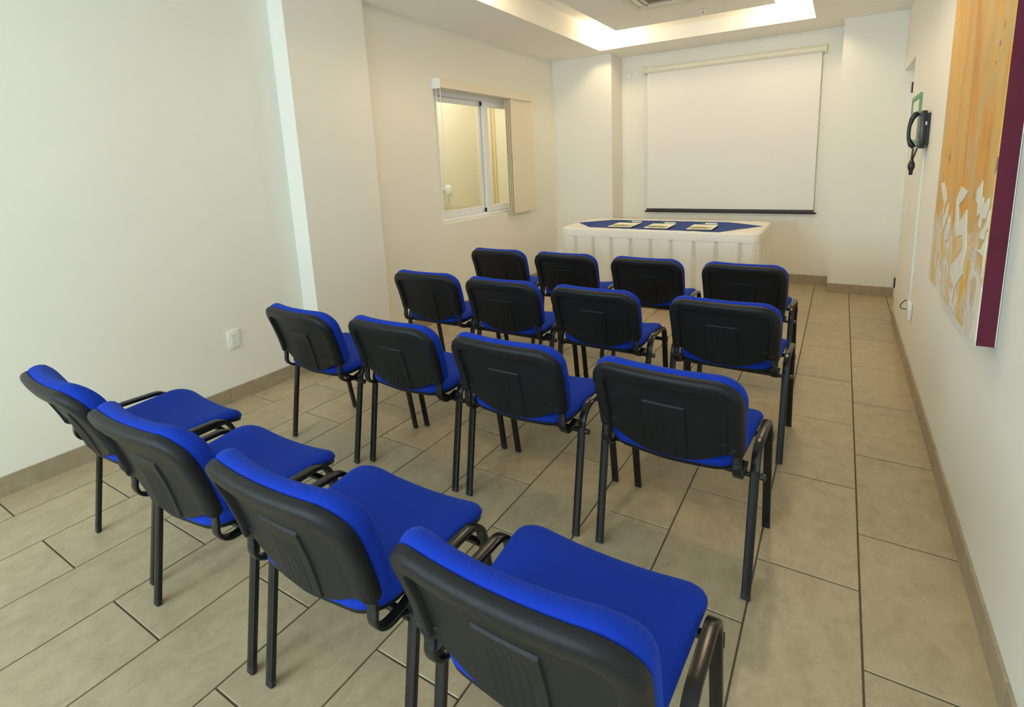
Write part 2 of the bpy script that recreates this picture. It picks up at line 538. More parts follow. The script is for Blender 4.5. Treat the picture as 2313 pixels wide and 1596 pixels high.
for z in (2.00, .925):
    obj('sash_guide', bx(fx + .004, fx + .022, 3.012, 3.025, z - .004, z + .034), M_BLACKS, win)

# corridor behind the window
for nm, q in (('wall_corridor', (-4.45, -4.30, 1.2, 5.6, -.05, 2.72)), ('wall_corridor_far', (-4.2995, -3.405, 4.205, 4.35, -.05, 2.62)), ('wall_corridor_near', (-4.2995, -3.405, 1.2, 1.3, -.05, 2.62)),
              ('floor_corridor', (-4.2995, -3.405, 1.2, 5.6, -.15, -.05)), ('ceiling_corridor', (-4.2995, -3.405, 1.2, 5.6, 2.62, 2.72))):
    struct(obj(nm, bx(*q), M_CORR))
struct(obj('trim_1', bars([(-4.062, -4.036, 4.190, 4.205, -.05, 2.6), (-4.01, -3.99, 4.195, 4.205, -.05, 2.6)]), mat('door_lining', srgb(212, 196, 150), 0.6)))

# ---------------------------------------------------------------- downlights in the tray
def downlight(x, y, label, on=1.0):
    t = tag(empty('ceiling_downlight', (x, y, ZT)), label, 'ceiling light', 'downlights in the ceiling tray')
    bm = bmesh.new(); add_lathe(bm, [(.034, 0.0), (.055, 0.0), (.055, -.006), (.048, -.010), (.034, -.010)], 20)
    obj('trim_ring', bm, M_WHITE, t, smooth=40)
    bm = bmesh.new(); add_lathe(bm, [(.030, -.001), (.036, -.014), (.036, -.030), (.028, -.044), (.012, -.050)], 16)
    obj('bulb', bm, M_BULB, t, smooth=60)
    l = bpy.data.lights.new('downlight_lamp', 'POINT'); l.energy = LAMP * on * 4; l.color = WARM
    l.shadow_soft_size = 0.04
    o = bpy.data.objects.new('downlight_lamp', l); COL.objects.link(o); o.parent = t; o.location = (0, 0, -.095)
    return t


downlight(-2.402, 4.03, 'lit round downlight in the far left corner of the ceiling tray', .68)
downlight(-0.585, 4.03, 'lit round downlight in the far right corner of the ceiling tray', .68)
downlight(-2.402, 1.78, 'lit round downlight on the window side of the tray, middle of its length', .75)
downlight(-0.585, 1.78, 'lit round downlight on the painting side of the tray, middle of its length', 1.85)

# added corridor lamp (out of view) and the small white wall spot seen through the glass
t = tag(empty('corridor_fill', (-3.85, 3.0, 2.612)), 'long unseen light added to brighten the corridor behind the window', 'ceiling light')
obj('housing', bx(-.28, .28, -.85, .85, -.03, 0, bev=.004), M_WHITE, t)
obj('diffuser', bx(-.25, .25, -.82, .82, -.045, -.0302, bev=.004), mat('corridor_fill_glow', (1, .9, .7, 1), .5, emit=(1, .88, .66, 1), estr=3.0), t)
area_light('corridor_fill_lamp', (0, 0, -.06), (0, 0, 0), .5, 1.6, CORR * 2, (1.0, 0.95, 0.87), t)
t = tag(empty('wall_spotlight', (-4.30, 3.45, 1.13)), 'small white spotlight on the corridor wall, seen through the left window pane', 'lamp')
bm = bmesh.new(); add_lathe(bm, [(.028, 0.0), (.028, .012), (.010, .016), (.010, .05)], 14, 'x'); obj('mount', bm, M_SKIRTL, t, smooth=40)
bm = bmesh.new(); add_lathe(bm, [(.012, .075), (.034, .065), (.046, .03), (.050, -.02), (.046, -.055), (.03, -.062)], 18, 'z', (.08, .02, -.02)); obj('lamp_head', bm, M_SKIRTL, t, smooth=60)
bm = bmesh.new(); add_sweep(bm, [(.08, .02, -.08), (.075, .03, -.14), (.05, .0, -.19), (.02, -.06, -.21), (.008, -.11, -.20)], circ(.0025, 6), up=(0, 1, 0)); obj('cord', bm, M_WIRE, t, smooth=60)
bm = bmesh.new(); add_sweep(bm, [(.004, -.01, .03), (.004, -.015, .30), (.004, -.03, .55)], circ(.002, 6), up=(0, 1, 0)); obj('cord', bm, M_WIRE, t, smooth=60)

# ---------------------------------------------------------------- panel blind
pbl = tag(empty('panel_blind', (XLW, 0, 0)), 'cream panel blind on a white headrail, drawn to the right of the window', 'blind')
obj('headrail', bx(.0, .086, 2.196, 3.775, 2.078, 2.152, bev=.003), mat('headrail_cream', srgb(232, 222, 204), .5), pbl)
obj('end_cap', bx(.0, .090, 2.184, 2.194, 2.070, 2.158, bev=.004), M_WHITE, pbl, )
for y in (2.30, 2.95, 3.62):
    obj('bracket_clip', bx(.03, .055, y, y + .03, 2.151, 2.158), M_GREY, pbl)
for i in range(4):
    x = .020 + i * .013
    y0 = 3.302 + i * .016
    p = obj('blind_panel', bx(x, x + .0025, y0, y0 + .455, .868, 2.078), M_PANELB, pbl)
    obj('weight_bar', bx(x - .0015, x + .004, y0, y0 + .455, .868, .892, bev=.001, seg=1), M_PANELB, p)
for y, z0, x in ((2.203, .90, .030), (2.222, 1.10, .062)):
    bm = bmesh.new(); add_sweep(bm, [(x, y, 2.08), (x, y + .002, 1.5), (x - .01, y, z0)], circ(.0028, 6), up=(1, 0, 0)); obj('pull_cord', bm, M_WHITE, pbl, smooth=60)

# ---------------------------------------------------------------- projection screen
YS = YB
scr = tag(empty('projection_screen', (-1.27, YS, 0)), 'white pull-down projection screen hung on the far wall above the table', 'screen')
bm = bmesh.new(); add_lathe(bm, [(.030, -.925), (.037, -.922), (.037, .922), (.030, .925)], 24, 'x', (0, -.045, 2.416)); obj('screen_case', bm, M_CASE, scr, smooth=40)
for s in (-1, 1):
    obj('end_cap', bx(min(s * .922, s * .934), max(s * .922, s * .934), -.086, -.002, 2.372, 2.462, bev=.003), M_CASE, scr)
obj('screen_fabric', bx(-.898, .900, -.0475, -.0462, .800, 2.40), M_SCREEN, scr)
bar = obj('bottom_bar', bx(-.903, .905, -.058, -.036, .776, .806, bev=.003), M_BAR, scr)
bm = bmesh.new(); add_lathe(bm, [(.008, -.928), (.0095, -.925), (.0095, .927), (.008, .930)], 12, 'x', (0, -.047, .770)); obj('dowel', bm, M_BAR, bar, smooth=40)
obj('brand_badge', bx(-.880, -.845, -.0592, -.0578, .786, .795), mat('badge', srgb(150, 84, 74), .5), bar)
bm = bmesh.new()
hp = [(-.045, -.05, .776), (-.050, -.055, .762), (-.040, -.06, .752), (0, -.062, .748), (.040, -.06, .752), (.050, -.055, .762), (.045, -.05, .776)]
add_sweep(bm, [(x + .0, y, z) for x, y, z in hp], circ(.0022, 6), up=(0, 1, 0)); obj('pull_handle', bm, M_WIRE, scr, smooth=60)


# ---------------------------------------------------------------- wall plates
def outlet_front(name, loc, rz, label, n=2):
    """plate in the local x-z plane, facing -y"""
    t = tag(empty(name, loc, rz), label, 'outlet')
    obj('cover_plate', bx(-.039, .039, -.008, 0, -.060, .060, bev=.004), M_WHITE, t, smooth=35)
    o = obj('socket_insert', bx(-.021, .021, -.0095, -.006, -.042, .042, bev=.001, seg=1), M_WHITE, t)
    for s in (-1, 1)[:n]:
        bm = bmesh.new()
        for dx in (-.007, .005): add_box(bm, dx, dx + .002, -.0102, -.0092, s * .02 - .001, s * .02 + .006)
        add_box(bm, -.0025, .0025, -.0102, -.0092, s * .02 - .012, s * .02 - .007)
        obj('socket_slots', bm, mat('slot_dark', srgb(70, 70, 68), .6), o)
    return t


outlet_front('wall_outlet', (XLN, 0.240, 0.396), PI / 2, 'white double power outlet low on the left wall near the chairs')
outlet_front('wall_outlet', (-2.420, YB, 2.380), 0, 'white wall plate high on the far wall, farther from the screen', 1)
outlet_front('wall_outlet', (-2.330, YB, 2.378), 0, 'white wall plate high on the far wall, nearer the projection screen', 1)
sw = tag(empty('light_switch', (XR, 3.31, .945), -PI / 2), 'white light switch on the right wall beside the doorway', 'switch')
obj('cover_plate', bx(-.039, .039, -.007, 0, -.060, .060, bev=.004), M_WHITE, sw, smooth=35)
obj('toggle', bx(-.008, .008, -.026, -.006, -.006, .006, bev=.003), M_WHITE, sw)
ot = tag(empty('wall_outlet', (XR, 2.505, .392), -PI / 2), 'white outlet box with a black cable loop, below the telephone', 'outlet')
obj('outlet_box', bx(-.075, .060, -.018, 0, -.052, .050, bev=.004), M_WHITE, ot, smooth=35)
obj('cover_plate', bx(.0, .075, -.024, -.002, -.056, .054, bev=.003), M_WHITE, ot, smooth=35)
bm = bmesh.new(); add_sweep(bm, [(-.058, -.010, .048), (-.060, -.030, .040), (-.066, -.050, .010), (-.068, -.052, -.010), (-.06, -.035, -.018), (-.05, -.012, -.012)], circ(.003, 6), up=(1, 0, 0)); obj('cable', bm, M_BLACKS, ot, smooth=60)
tag(obj('cable_duct', bx(XR - .011, XR, 2.562, 2.592, .442, 1.405, bev=.002), mat('duct_white', srgb(226, 232, 222), .45)), 'white vertical cable duct between telephone and outlet', 'cable duct')

# ---------------------------------------------------------------- green bordered notice frame
nf = tag(empty('notice_frame', (XR, 3.20, 1.60), -PI / 2), 'empty white notice panel with a green border behind the telephone', 'frame')
fr = bmesh.new(); a, b_, wd = .245, .168, .030
for q in ((-a, a, -.014, 0, b_ - wd, b_), (-a, a, -.014, 0, -b_, -b_ + wd), (-a, -a + wd, -.014, 0, -b_ + wd, b_ - wd), (a - wd, a, -.014, 0, -b_ + wd, b_ - wd)): add_box(fr, *q, bev=.002, seg=1)
obj('border', fr, M_FRAMEG, nf)
obj('panel', bx(-a + wd, a - wd, -.006, 0, -b_ + wd, b_ - wd), M_WALL, nf)

# ---------------------------------------------------------------- telephone (front faces -y locally, then turned to face the room)
ph = tag(empty('wall_telephone', (XR, 2.535, 1.405), -PI / 2), 'black corded telephone mounted on the right wall', 'telephone')
obj('wall_plate', bx(-.075, .083, -.020, 0, .016, .200, bev=.003), M_BLACKS, ph)
obj('body', bx(-.085, .095, -.046, -.018, -.005, .215, bev=.006), M_BLACKS, ph, smooth=35)
obj('release_tab', bx(.094, .097, -.024, -.018, .130, .150), M_WHITE, ph)
obj('display', bx(-.005, .080, -.0475, -.045, .170, .200), M_BLUELCD, ph)
for r in range(7):
    for c in range(3):
        obj('key', bx(.008 + c * .027, .028 + c * .027, -.051, -.045, .015 + r * .021, .029 + r * .021, bev=.002, seg=1), M_GREY, ph)
bm = bmesh.new()
hs = [(-.045, -.050, .208), (-.045, -.066, .200), (-.045, -.080, .175), (-.045, -.090, .13), (-.045, -.092, .095), (-.045, -.088, .055), (-.045, -.074, .020), (-.045, -.058, .002)]
R_ = [.9, 1.25, 1.0, .72, .68, .75, 1.15, .9]
rings = []
for i, p in enumerate(hs):
    p = Vector(p); t_ = (Vector(hs[min(i + 1, 7)]) - Vector(hs[max(i - 1, 0)])).normalized()
    u = Vector((1, 0, 0)); v = t_.cross(u)
    rings.append([p + u * (a * R_[i]) + v * (b * R_[i]) for a, b in rrect(.026, .013, .009, 3)])
loft(bm, rings); obj('handset', bm, M_BLACKS, ph, smooth=50)
for p0, p1 in (((-.045, -.060, -.004), (-.045, -.064, -.075)), ((.0, -.045, -.004), (-.04, -.060, -.075))):
    bm = bmesh.new(); pts = []
    for k in range(97):
        f = k / 96; c = Vector(p0).lerp(Vector(p1), f); a = f * 2 * PI * 9
        pts.append(c + Vector((math.cos(a) * .005, math.sin(a) * .005, 0)))
    add_sweep(bm, pts, circ(.0022, 5), up=(0, 0, 1)); obj('coiled_cord', bm, M_BLACKS, ph, smooth=60)
bm = bmesh.new()
add_lathe(bm, [(.006, -.070), (.012, -.080), (.019, -.100), (.020, -.118), (.013, -.138), (.010, -.150), (.012, -.158), (.007, -.166)], 10, 'z', (-.042, -.062, 0))
obj('coiled_cord', bm, M_BLACKS, ph, smooth=60)


# ---------------------------------------------------------------- painting
def painting_mat():
    m = bpy.data.materials.new('abstract_paint'); m.use_nodes = True
    nt = m.node_tree; b = nt.nodes['Principled BSDF']; b.inputs['Roughness'].default_value = 0.6
    tc = nt.nodes.new('ShaderNodeTexCoord')

    def noise(scale, sx, sz, det=5, dist=0.0):
        mp = nt.nodes.new('ShaderNodeMapping'); mp.inputs['Scale'].default_value = (1, sx, sz)
        n = nt.nodes.new('ShaderNodeTexNoise'); n.inputs['Scale'].default_value = scale; n.inputs['Detail'].default_value = det; n.inputs['Distortion'].default_value = dist
        nlink(nt, tc.outputs['Object'], mp.inputs['Vector']); nlink(nt, mp.outputs[0], n.inputs['Vector'])
        return n

    def ramp(src, stops):
        r = nt.nodes.new('ShaderNodeValToRGB'); e = r.color_ramp.elements
        e[0].position, e[0].color = stops[0]; e[1].position, e[1].color = stops[-1]
        for p, c in stops[1:-1]:
            x = e.new(p); x.color = c
        nlink(nt, src, r.inputs['Fac']); return r

    def mix(fac, a, c):
        mx = nt.nodes.new('ShaderNodeMix'); mx.data_type = 'RGBA'
        nlink(nt, fac, mx.inputs[0]); nlink(nt, a, mx.inputs[6]); nlink(nt, c, mx.inputs[7])
        return mx.outputs[2]

    st = noise(2.6, 2.0, 0.55, 7, 0.6)
    base = ramp(st.outputs['Fac'], [(0.36, srgb(200, 140, 56)), (0.43, srgb(222, 156, 60)), (0.47, srgb(198, 170, 116)), (0.52, srgb(222, 170, 66)), (0.57, srgb(206, 178, 124)), (0.64, srgb(226, 166, 66))])
    st1 = noise(5.5, 2.2, 0.45, 5, 0.4)
    k1 = ramp(st1.outputs['Fac'], [(0.42, (0, 0, 0, 1)), (0.66, (.6, .6, .6, 1))])
    och = nt.nodes.new('ShaderNodeRGB'); och.outputs[0].default_value = srgb(204, 150, 70)
    c0 = mix(k1.outputs[0], base.outputs[0], och.outputs[0])
    st2 = noise(4.2, 2.2, 0.8, 5, 0.8)
    k2 = ramp(st2.outputs['Fac'], [(0.63, (0, 0, 0, 1)), (0.69, (.9, .9, .9, 1))])
    lil = nt.nodes.new('ShaderNodeRGB'); lil.outputs[0].default_value = srgb(184, 172, 164)
    c1 = mix(k2.outputs[0], c0, lil.outputs[0])
    st3 = noise(9.0, 1.8, 0.8, 3, 1.2)
    k3 = ramp(st3.outputs['Fac'], [(0.68, (0, 0, 0, 1)), (0.715, (.85, .85, .85, 1))])
    dk = nt.nodes.new('ShaderNodeRGB'); dk.outputs[0].default_value = srgb(112, 92, 66)
    c1 = mix(k3.outputs[0], c1, dk.outputs[0])
    # lower part: pale pinkish and cream strokes
    sp = nt.nodes.new('ShaderNodeSeparateXYZ'); nlink(nt, tc.outputs['Object'], sp.inputs[0])
    nj = noise(4.0, 1.8, 1.0, 6, 0.6)
    ma = nt.nodes.new('ShaderNodeMath'); ma.operation = 'MULTIPLY_ADD'; ma.inputs[1].default_value = 0.55
    nlink(nt, nj.outputs['Fac'], ma.inputs[0]); nlink(nt, sp.outputs['Z'], ma.inputs[2])
    low = nt.nodes.new('ShaderNodeMapRange'); low.inputs['From Min'].default_value = 0.62; low.inputs['From Max'].default_value = 0.54
    nlink(nt, ma.outputs[0], low.inputs['Value'])
    ps = noise(4.5, 1.6, 0.9, 8, 1.0)
    pale = ramp(ps.outputs['Fac'], [(0.34, srgb(222, 166, 66)), (0.42, srgb(222, 200, 150)), (0.47, srgb(196, 176, 158)), (0.52, srgb(232, 226, 208)), (0.58, srgb(206, 200, 196)), (0.65, srgb(224, 190, 100))])
    c2 = mix(low.outputs[0], c1, pale.outputs[0])
    nlink(nt, c2, b.inputs['Base Color'])
    bp = nt.nodes.new('ShaderNodeBump'); bp.inputs['Strength'].default_value = 0.5; bp.inputs['Distance'].default_value = 0.004
    nlink(nt, ps.outputs['Fac'], bp.inputs['Height']); nlink(nt, bp.outputs['Normal'], b.inputs['Normal'])
    return m


PX, PY0, PY1, PZ0, PZ1 = 0.250, 0.515, 1.530, 0.800, 2.040
pt = tag(empty('painting', (XR, (PY0 + PY1) / 2, PZ0)), 'large abstract orange and white canvas with maroon edges on the right wall', 'painting')
py = (PY0 + PY1) / 2
obj('canvas_front', bx(PX - XR, PX - XR + .003, PY0 - py, PY1 - py, 0, PZ1 - PZ0), painting_mat(), pt)
obj('canvas_side', bx(PX - XR + .0032, -.0052, PY0 - py, PY1 - py, 0.0005, PZ1 - PZ0 - .0005), M_MAROON, pt)
obj('canvas_back', bx(-.0050, -.002, PY0 - py + .002, PY1 - py - .002, 0.002, PZ1 - PZ0 - .002), M_CANVASW, pt)
M_IMP = mat('white_impasto', srgb(226, 222, 208), 0.7, spec=0.3, bump=1.0, bscale=160, var=0.06, vscale=30)
PATCH = [[(1.041, 1.208), (0.972, 1.258), (0.853, 1.247), (0.92, 1.213), (0.992, 1.186), (0.956, 1.125), (0.981, 1.07), (1.015, 1.114), (1.039, 1.178)],
         [(0.954, 1.121), (0.839, 1.187), (0.786, 1.069), (0.792, 1.028), (0.809, 0.98), (0.781, 0.973), (0.843, 0.935), (0.91, 0.894), (1.015, 0.926), (1.01, 0.958), (0.906, 1.004), (0.835, 1.049), (0.852, 1.096), (0.951, 1.079)],
         [(0.716, 1.259), (0.652, 1.294), (0.644, 1.248), (0.61, 1.245), (0.613, 1.22), (0.646, 1.191), (0.676, 1.179), (0.685, 1.217), (0.71, 1.226)],
         [(0.634, 1.2), (0.587, 1.229), (0.549, 1.248), (0.542, 1.222), (0.564, 1.185), (0.608, 1.181), (0.621, 1.15), (0.646, 1.154), (0.638, 1.177)],
         [(0.555, 1.169), (0.522, 1.215), (0.518, 1.196), (0.520, 1.16), (0.549, 1.141), (0.554, 1.123), (0.604, 1.119), (0.602, 1.134)],
         [(0.533, 1.126), (0.518, 1.150), (0.518, 1.103), (0.518, 1.036), (0.520, 1.01), (0.525, 1.028), (0.530, 1.072), (0.569, 1.078), (0.652, 1.079), (0.574, 1.088)],
         [(1.436, 1.245), (1.363, 1.253), (1.305, 1.232), (1.262, 1.187), (1.299, 1.154), (1.315, 1.108), (1.308, 1.168), (1.383, 1.212)],
         [(1.228, 1.156), (1.2, 1.177), (1.198, 1.13), (1.257, 1.066), (1.294, 1.101)],
         [(1.159, 1.134), (1.13, 1.11), (1.166, 1.058), (1.208, 1.014), (1.203, 1.073)]]
for P in PATCH:
    bm = bmesh.new()
    f = [bm.verts.new((PX - XR - .0001, y - py, z - PZ0)) for y, z in P]
    face = bm.faces.new(f)
    r = bmesh.ops.extrude_face_region(bm, geom=[face])
    for v in [v for v in r['geom'] if isinstance(v, bmesh.types.BMVert)]: v.co.x -= .0022
    bmesh.ops.recalc_face_normals(bm, faces=bm.faces)
    bmesh.ops.triangulate(bm, faces=[q for q in bm.faces if len(q.verts) > 4])
    obj('paint_patch', bm, M_IMP, pt)

# ---------------------------------------------------------------- ceiling cassette and sprinkler
AX, AY, AZ = -1.371, 2.834, ZR
ac = tag(empty('air_conditioner', (AX, AY, AZ)), 'square cream ceiling air conditioner with louvres and slatted grille', 'air conditioner')
bm = bmesh.new()
for q in ((-.40, .40, .345, .40, -.025, 0), (-.40, .40, -.40, -.345, -.025, 0), (-.40, -.345, -.345, .345, -.025, 0), (.345, .40, -.345, .345, -.025, 0)): add_box(bm, *q, bev=.004, seg=2)
obj('panel', bm, M_AC, ac, smooth=40)
obj('inner_panel', bx(-.345, .345, -.345, .345, -.016, 0), M_AC, ac)
for k in range(4):
    a = k * PI / 2
    o = obj('louvre', bx(-.27, .27, -.338, -.292, -.024, -.0162, bev=.003), M_CASE, ac); o.rotation_euler = (0, 0, a)
    o2 = obj('louvre_slot', bx(-.285, .285, -.342, -.286, -.0168, -.0155), M_ACD, ac); o2.rotation_euler = (0, 0, a)
gr = obj('grille_frame', bars([(-.255, .255, .240, .255, -.025, -.0162), (-.255, .255, -.255, -.240, -.025, -.0162), (-.255, -.240, -.240, .240, -.025, -.0162), (.240, .255, -.240, .240, -.025, -.0162)]), M_AC, ac)
obj('grille_back', bx(-.24, .24, -.24, .24, -.0175, -.0160), M_ACD, ac)
bm = bmesh.new(); y = -.235
while y < .235:
    add_box(bm, -.24, .24, y, y + .005, -.0235, -.0176); y += .018
o = obj('grille_slats', bm, mat('grille_brown_shaded', srgb(150, 132, 106), .6), ac); o['kind'] = 'stuff'  # brown slats, their colour darkened to include the shade on them

sp = tag(empty('fire_sprinkler', (-1.298, 3.657, ZR)), 'small pendant fire sprinkler on the lowered ceiling panel', 'sprinkler')
bm = bmesh.new(); add_lathe(bm, [(.010, 0), (.030, 0), (.030, -.004), (.010, -.006)], 18); obj('escutcheon', bm, M_STEEL, sp, smooth=40)
bm = bmesh.new(); add_lathe(bm, [(.008, -.004), (.008, -.012), (.003, -.014)], 10); obj('body', bm, M_STEEL, sp, smooth=40)
bm = bmesh.new(); add_lathe(bm, [(.003, -.012), (.004, -.02), (.003, -.03)], 8); obj('glass_bulb', bm, M_RED, sp, smooth=40)
bm = bmesh.new()
for s in (-1, 1): add_sweep(bm, [(s * .008, 0, -.01), (s * .012, 0, -.02), (s * .004, 0, -.035), (0, 0, -.038)], circ(.0018, 5), up=(0, 1, 0))
obj('arms', bm, M_STEEL, sp, smooth=40)
bm = bmesh.new(); add_lathe(bm, [(.004, -.037), (.016, -.038), (.016, -.040), (.004, -.041)], 14); obj('deflector', bm, M_STEEL, sp, smooth=40)

# ---------------------------------------------------------------- banquet table, cloth, runner, pads, pens
BX0, BX1, BY0, BY1, BZ = -2.600, -0.700, 3.215, 4.130, 0.745
tb = tag(empty('banquet_table', ((BX0 + BX1) / 2, (BY0 + BY1) / 2, 0)), 'rectangular folding table hidden under the white skirted cloth', 'table')
hx, hy = (BX1 - BX0) / 2, (BY1 - BY0) / 2
obj('tabletop', bx(-hx + .05, hx - .05, -hy + .05, hy - .05, .705, .735, bev=.01), M_GREY, tb)
for sx in (-1, 1):
    for sy in (-1, 1):
        bm = bmesh.new(); add_sweep(bm, [(sx * (hx - .2), sy * (hy - .14), .706), (sx * (hx - .2), sy * (hy - .14), 0)], circ(.014, 10)); obj('leg', bm, M_BLACKM, tb, smooth=60)

cl = tag(empty('tablecloth', ((BX0 + BX1) / 2, (BY0 + BY1) / 2, 0)), 'white tablecloth with pleated skirt on the table below the screen', 'tablecloth')
out = closed_fillet([(-hx, -hy), (hx, -hy), (hx, hy), (-hx, hy)], [.13, .09, .09, .13], 8)
N = 1080
base = resample(out, N)
KN = [-2.409, -2.219, -2.028, -1.83, -1.636, -1.445, -1.238, -1.044, -0.844]
cx, cy = (BX0 + BX1) / 2, (BY0 + BY1) / 2
notch = [Vector((k - cx, -hy)) for k in KN] + [Vector((k - cx, hy)) for k in KN] + [Vector((s * hx, y)) for s in (-1, 1) for y in (-.28, -.09, .10, .29)]
nd = []
for p in base:
    q = min(notch, key=lambda n_: (n_ - p).length); d = p - q
    nd.append((d.x if abs(abs(q.y) - hy) < 1e-6 and abs(q.x) < hx - 1e-6 else d.y))
rng = random.Random(3)
rows = [(BZ - .070, 0.0), (BZ - .080, .3), (.62, .55), (.55, .7), (.45, .85), (.32, 1.0), (.18, 1.1), (.06, 1.15), (.012, 1.15)]
rings = []
inn = inset(base, 1.0)
nrm = [(b - a).normalized() for a, b in zip(base, inn)]
for z, s in rows:
    wdt = .0045 + .0135 * s
    ring = []
    for p, n_, d in zip(base, nrm, nd):
        g = math.exp(-(d / wdt) ** 2)
        flare = -.018 * s * (BZ - z)
        swell = .004 * s * math.sin(abs(d) * 55)
        ring.append(Vector((p.x, p.y, z)).to_3d() + Vector((n_.x, n_.y, 0)) * (g * .048 * min(1, s * 1.4) + flare + swell))
    rings.append(ring)
bm = bmesh.new(); loft(bm, rings, centre=False, cap0=False); obj('skirt', bm, M_CLOTH, cl, smooth=60)
rings = []
for z, i in ((BZ - .078, -.004), (BZ - .050, -.0045), (BZ - .018, -.003), (BZ - .006, .001), (BZ, .010), (BZ + .001, .05)):
    o_ = inset(base, i)
    rings.append([Vector((p.x, p.y, z + .0012 * math.sin(k * .21 + z * 40))) for k, p in enumerate(o_)])
for f in (.8, .5, .2): rings.append([Vector((p.x * f, p.y * f, BZ + .001)) for p in o_])
bm = bmesh.new(); loft(bm, rings, centre=True, cap0=False); obj('cloth_top', bm, M_CLOTH, cl, smooth=50)

RN = [(-2.565, 3.640), (-2.292, 3.309), (-1.035, 3.240), (-.740, 3.733), (-1.075, 3.967), (-2.296, 3.952)]
pts = []
for i in range(len(RN)):
    a, b = Vector(RN[i]), Vector(RN[(i + 1) % len(RN)])
    for k in range(14):
        p = a.lerp(b, k / 14); pts.append(p + Vector((rng.uniform(-.004, .004), rng.uniform(-.006, .006))) * (0 if k == 0 else 1))
ox, oy = -1.66, 3.62
bm = bmesh.new()
rings = []
for sc_, zz in ((1.0, BZ + .0025), (1.0, BZ + .0048), (.97, BZ + .0062), (.7, BZ + .0058), (.35, BZ + .0058)):
    rings.append([Vector(((p.x - ox) * sc_, (p.y - oy) * sc_, zz - BZ)) for p in pts])
loft(bm, rings); rn = tag(obj('table_runner', bm, M_RUNNER, None, smooth=50, loc=(ox, oy, BZ)), 'blue pointed cloth overlay spread on the white tablecloth', 'table runner')


def pad_mat():
    m = bpy.data.materials.new('printed_pad'); m.use_nodes = True
    nt = m.node_tree; b = nt.nodes['Principled BSDF']; b.inputs['Roughness'].default_value = .8
    tc = nt.nodes.new('ShaderNodeTexCoord')
    n = nt.nodes.new('ShaderNodeTexNoise'); n.inputs['Scale'].default_value = 26; n.inputs['Detail'].default_value = 4
    nlink(nt, tc.outputs['Object'], n.inputs['Vector'])
    mp = nt.nodes.new('ShaderNodeMapping'); mp.inputs['Location'].default_value = (.0, 1.05, 0); mp.inputs['Scale'].default_value = (9, 14, 0)
    nlink(nt, tc.outputs['Object'], mp.inputs['Vector'])
    ln = nt.nodes.new('ShaderNodeVectorMath'); ln.operation = 'LENGTH'; nlink(nt, mp.outputs[0], ln.inputs[0])
    ad = nt.nodes.new('ShaderNodeMath'); ad.operation = 'MULTIPLY_ADD'; ad.inputs[1].default_value = 1.6
    nlink(nt, n.outputs['Fac'], ad.inputs[0]); nlink(nt, ln.outputs['Value'], ad.inputs[2])
    cr = nt.nodes.new('ShaderNodeValToRGB'); e = cr.color_ramp.elements
    e[0].position = .62; e[0].color = srgb(150, 148, 84); e[1].position = .86; e[1].color = srgb(246, 242, 228)
    mr = nt.nodes.new('ShaderNodeMapRange'); mr.inputs['From Max'].default_value = 2.4
    nlink(nt, ad.outputs[0], mr.inputs['Value']); nlink(nt, mr.outputs['Result'], cr.inputs['Fac']); nlink(nt, cr.outputs['Color'], b.inputs['Base Color'])
    return m


M_PAD = pad_mat(); M_FOLD = mat('folder_dark', srgb(52, 60, 52), .5)
for (px, py_, rz, wdt, dep, lab) in ((-1.975, 3.450, .02, .235, .315, 'white printed notepad on a dark folder, leftmost of three on the blue overlay'),
                                    (-1.612, 3.438, .02, .225, .315, 'white printed notepad on a dark folder, middle one on the blue overlay'),
                                    (-1.214, 3.440, .02, .222, .330, 'white printed notepad on a dark folder, rightmost on the blue overlay')):
    t = tag(empty('notepad', (px, py_, BZ + .0065), rz), lab, 'notepad', 'notepads on the blue overlay')
    a, b = wdt / 2, dep / 2
    obj('folder', bx(-a, a, -b, b, 0, .008, bev=.001, seg=1), M_FOLD, t)
    obj('pages', bx(-a + .002, a - .001, -b + .001, b - .002, .0081, .0125, bev=.0006, seg=1), M_PAPER, t)
    obj('cover_sheet', bx(-a + .001, a + .004, -b, b, .0126, .0134), M_PAD, t)
for (px, py_, rz, lab) in ((-1.962, 3.735, -.12, 'white marker pen with green cap behind the leftmost notepad'),
                           (-1.600, 3.690, .03, 'white marker pen with green cap behind the middle notepad'),
                           (-1.208, 3.712, .06, 'white marker pen with green cap behind the rightmost notepad')):
    t = tag(empty('marker_pen', (px, py_, BZ + .0155), rz), lab, 'pen', 'pens on the blue overlay')
    bm = bmesh.new(); add_lathe(bm, [(.007, -.040), (.009, -.038), (.009, .068), (.007, .072)], 12, 'x'); obj('barrel', bm, M_PAPER, t, smooth=40)
    bm = bmesh.new(); add_lathe(bm, [(.006, -.080), (.0085, -.076), (.0095, -.040), (.0095, -.037)], 12, 'x'); obj('cap', bm, M_GREEN, t, smooth=40)

# ---------------------------------------------------------------- chairs
CH_G = 'blue chairs in four rows facing the table'


def back_def(x, t, d):
    """x across, t height along the back (0 at lowest edge), d depth towards the rear"""
    H = 0.345
    s = t / H
    y = -0.007 - 0.089 * s + 0.012 * math.sin(PI * max(0, min(1, s))) + 0.40 * x * x
    z = 0.441 + 0.320 * s
    return Vector((x, y - d * .955, z - d * .28))


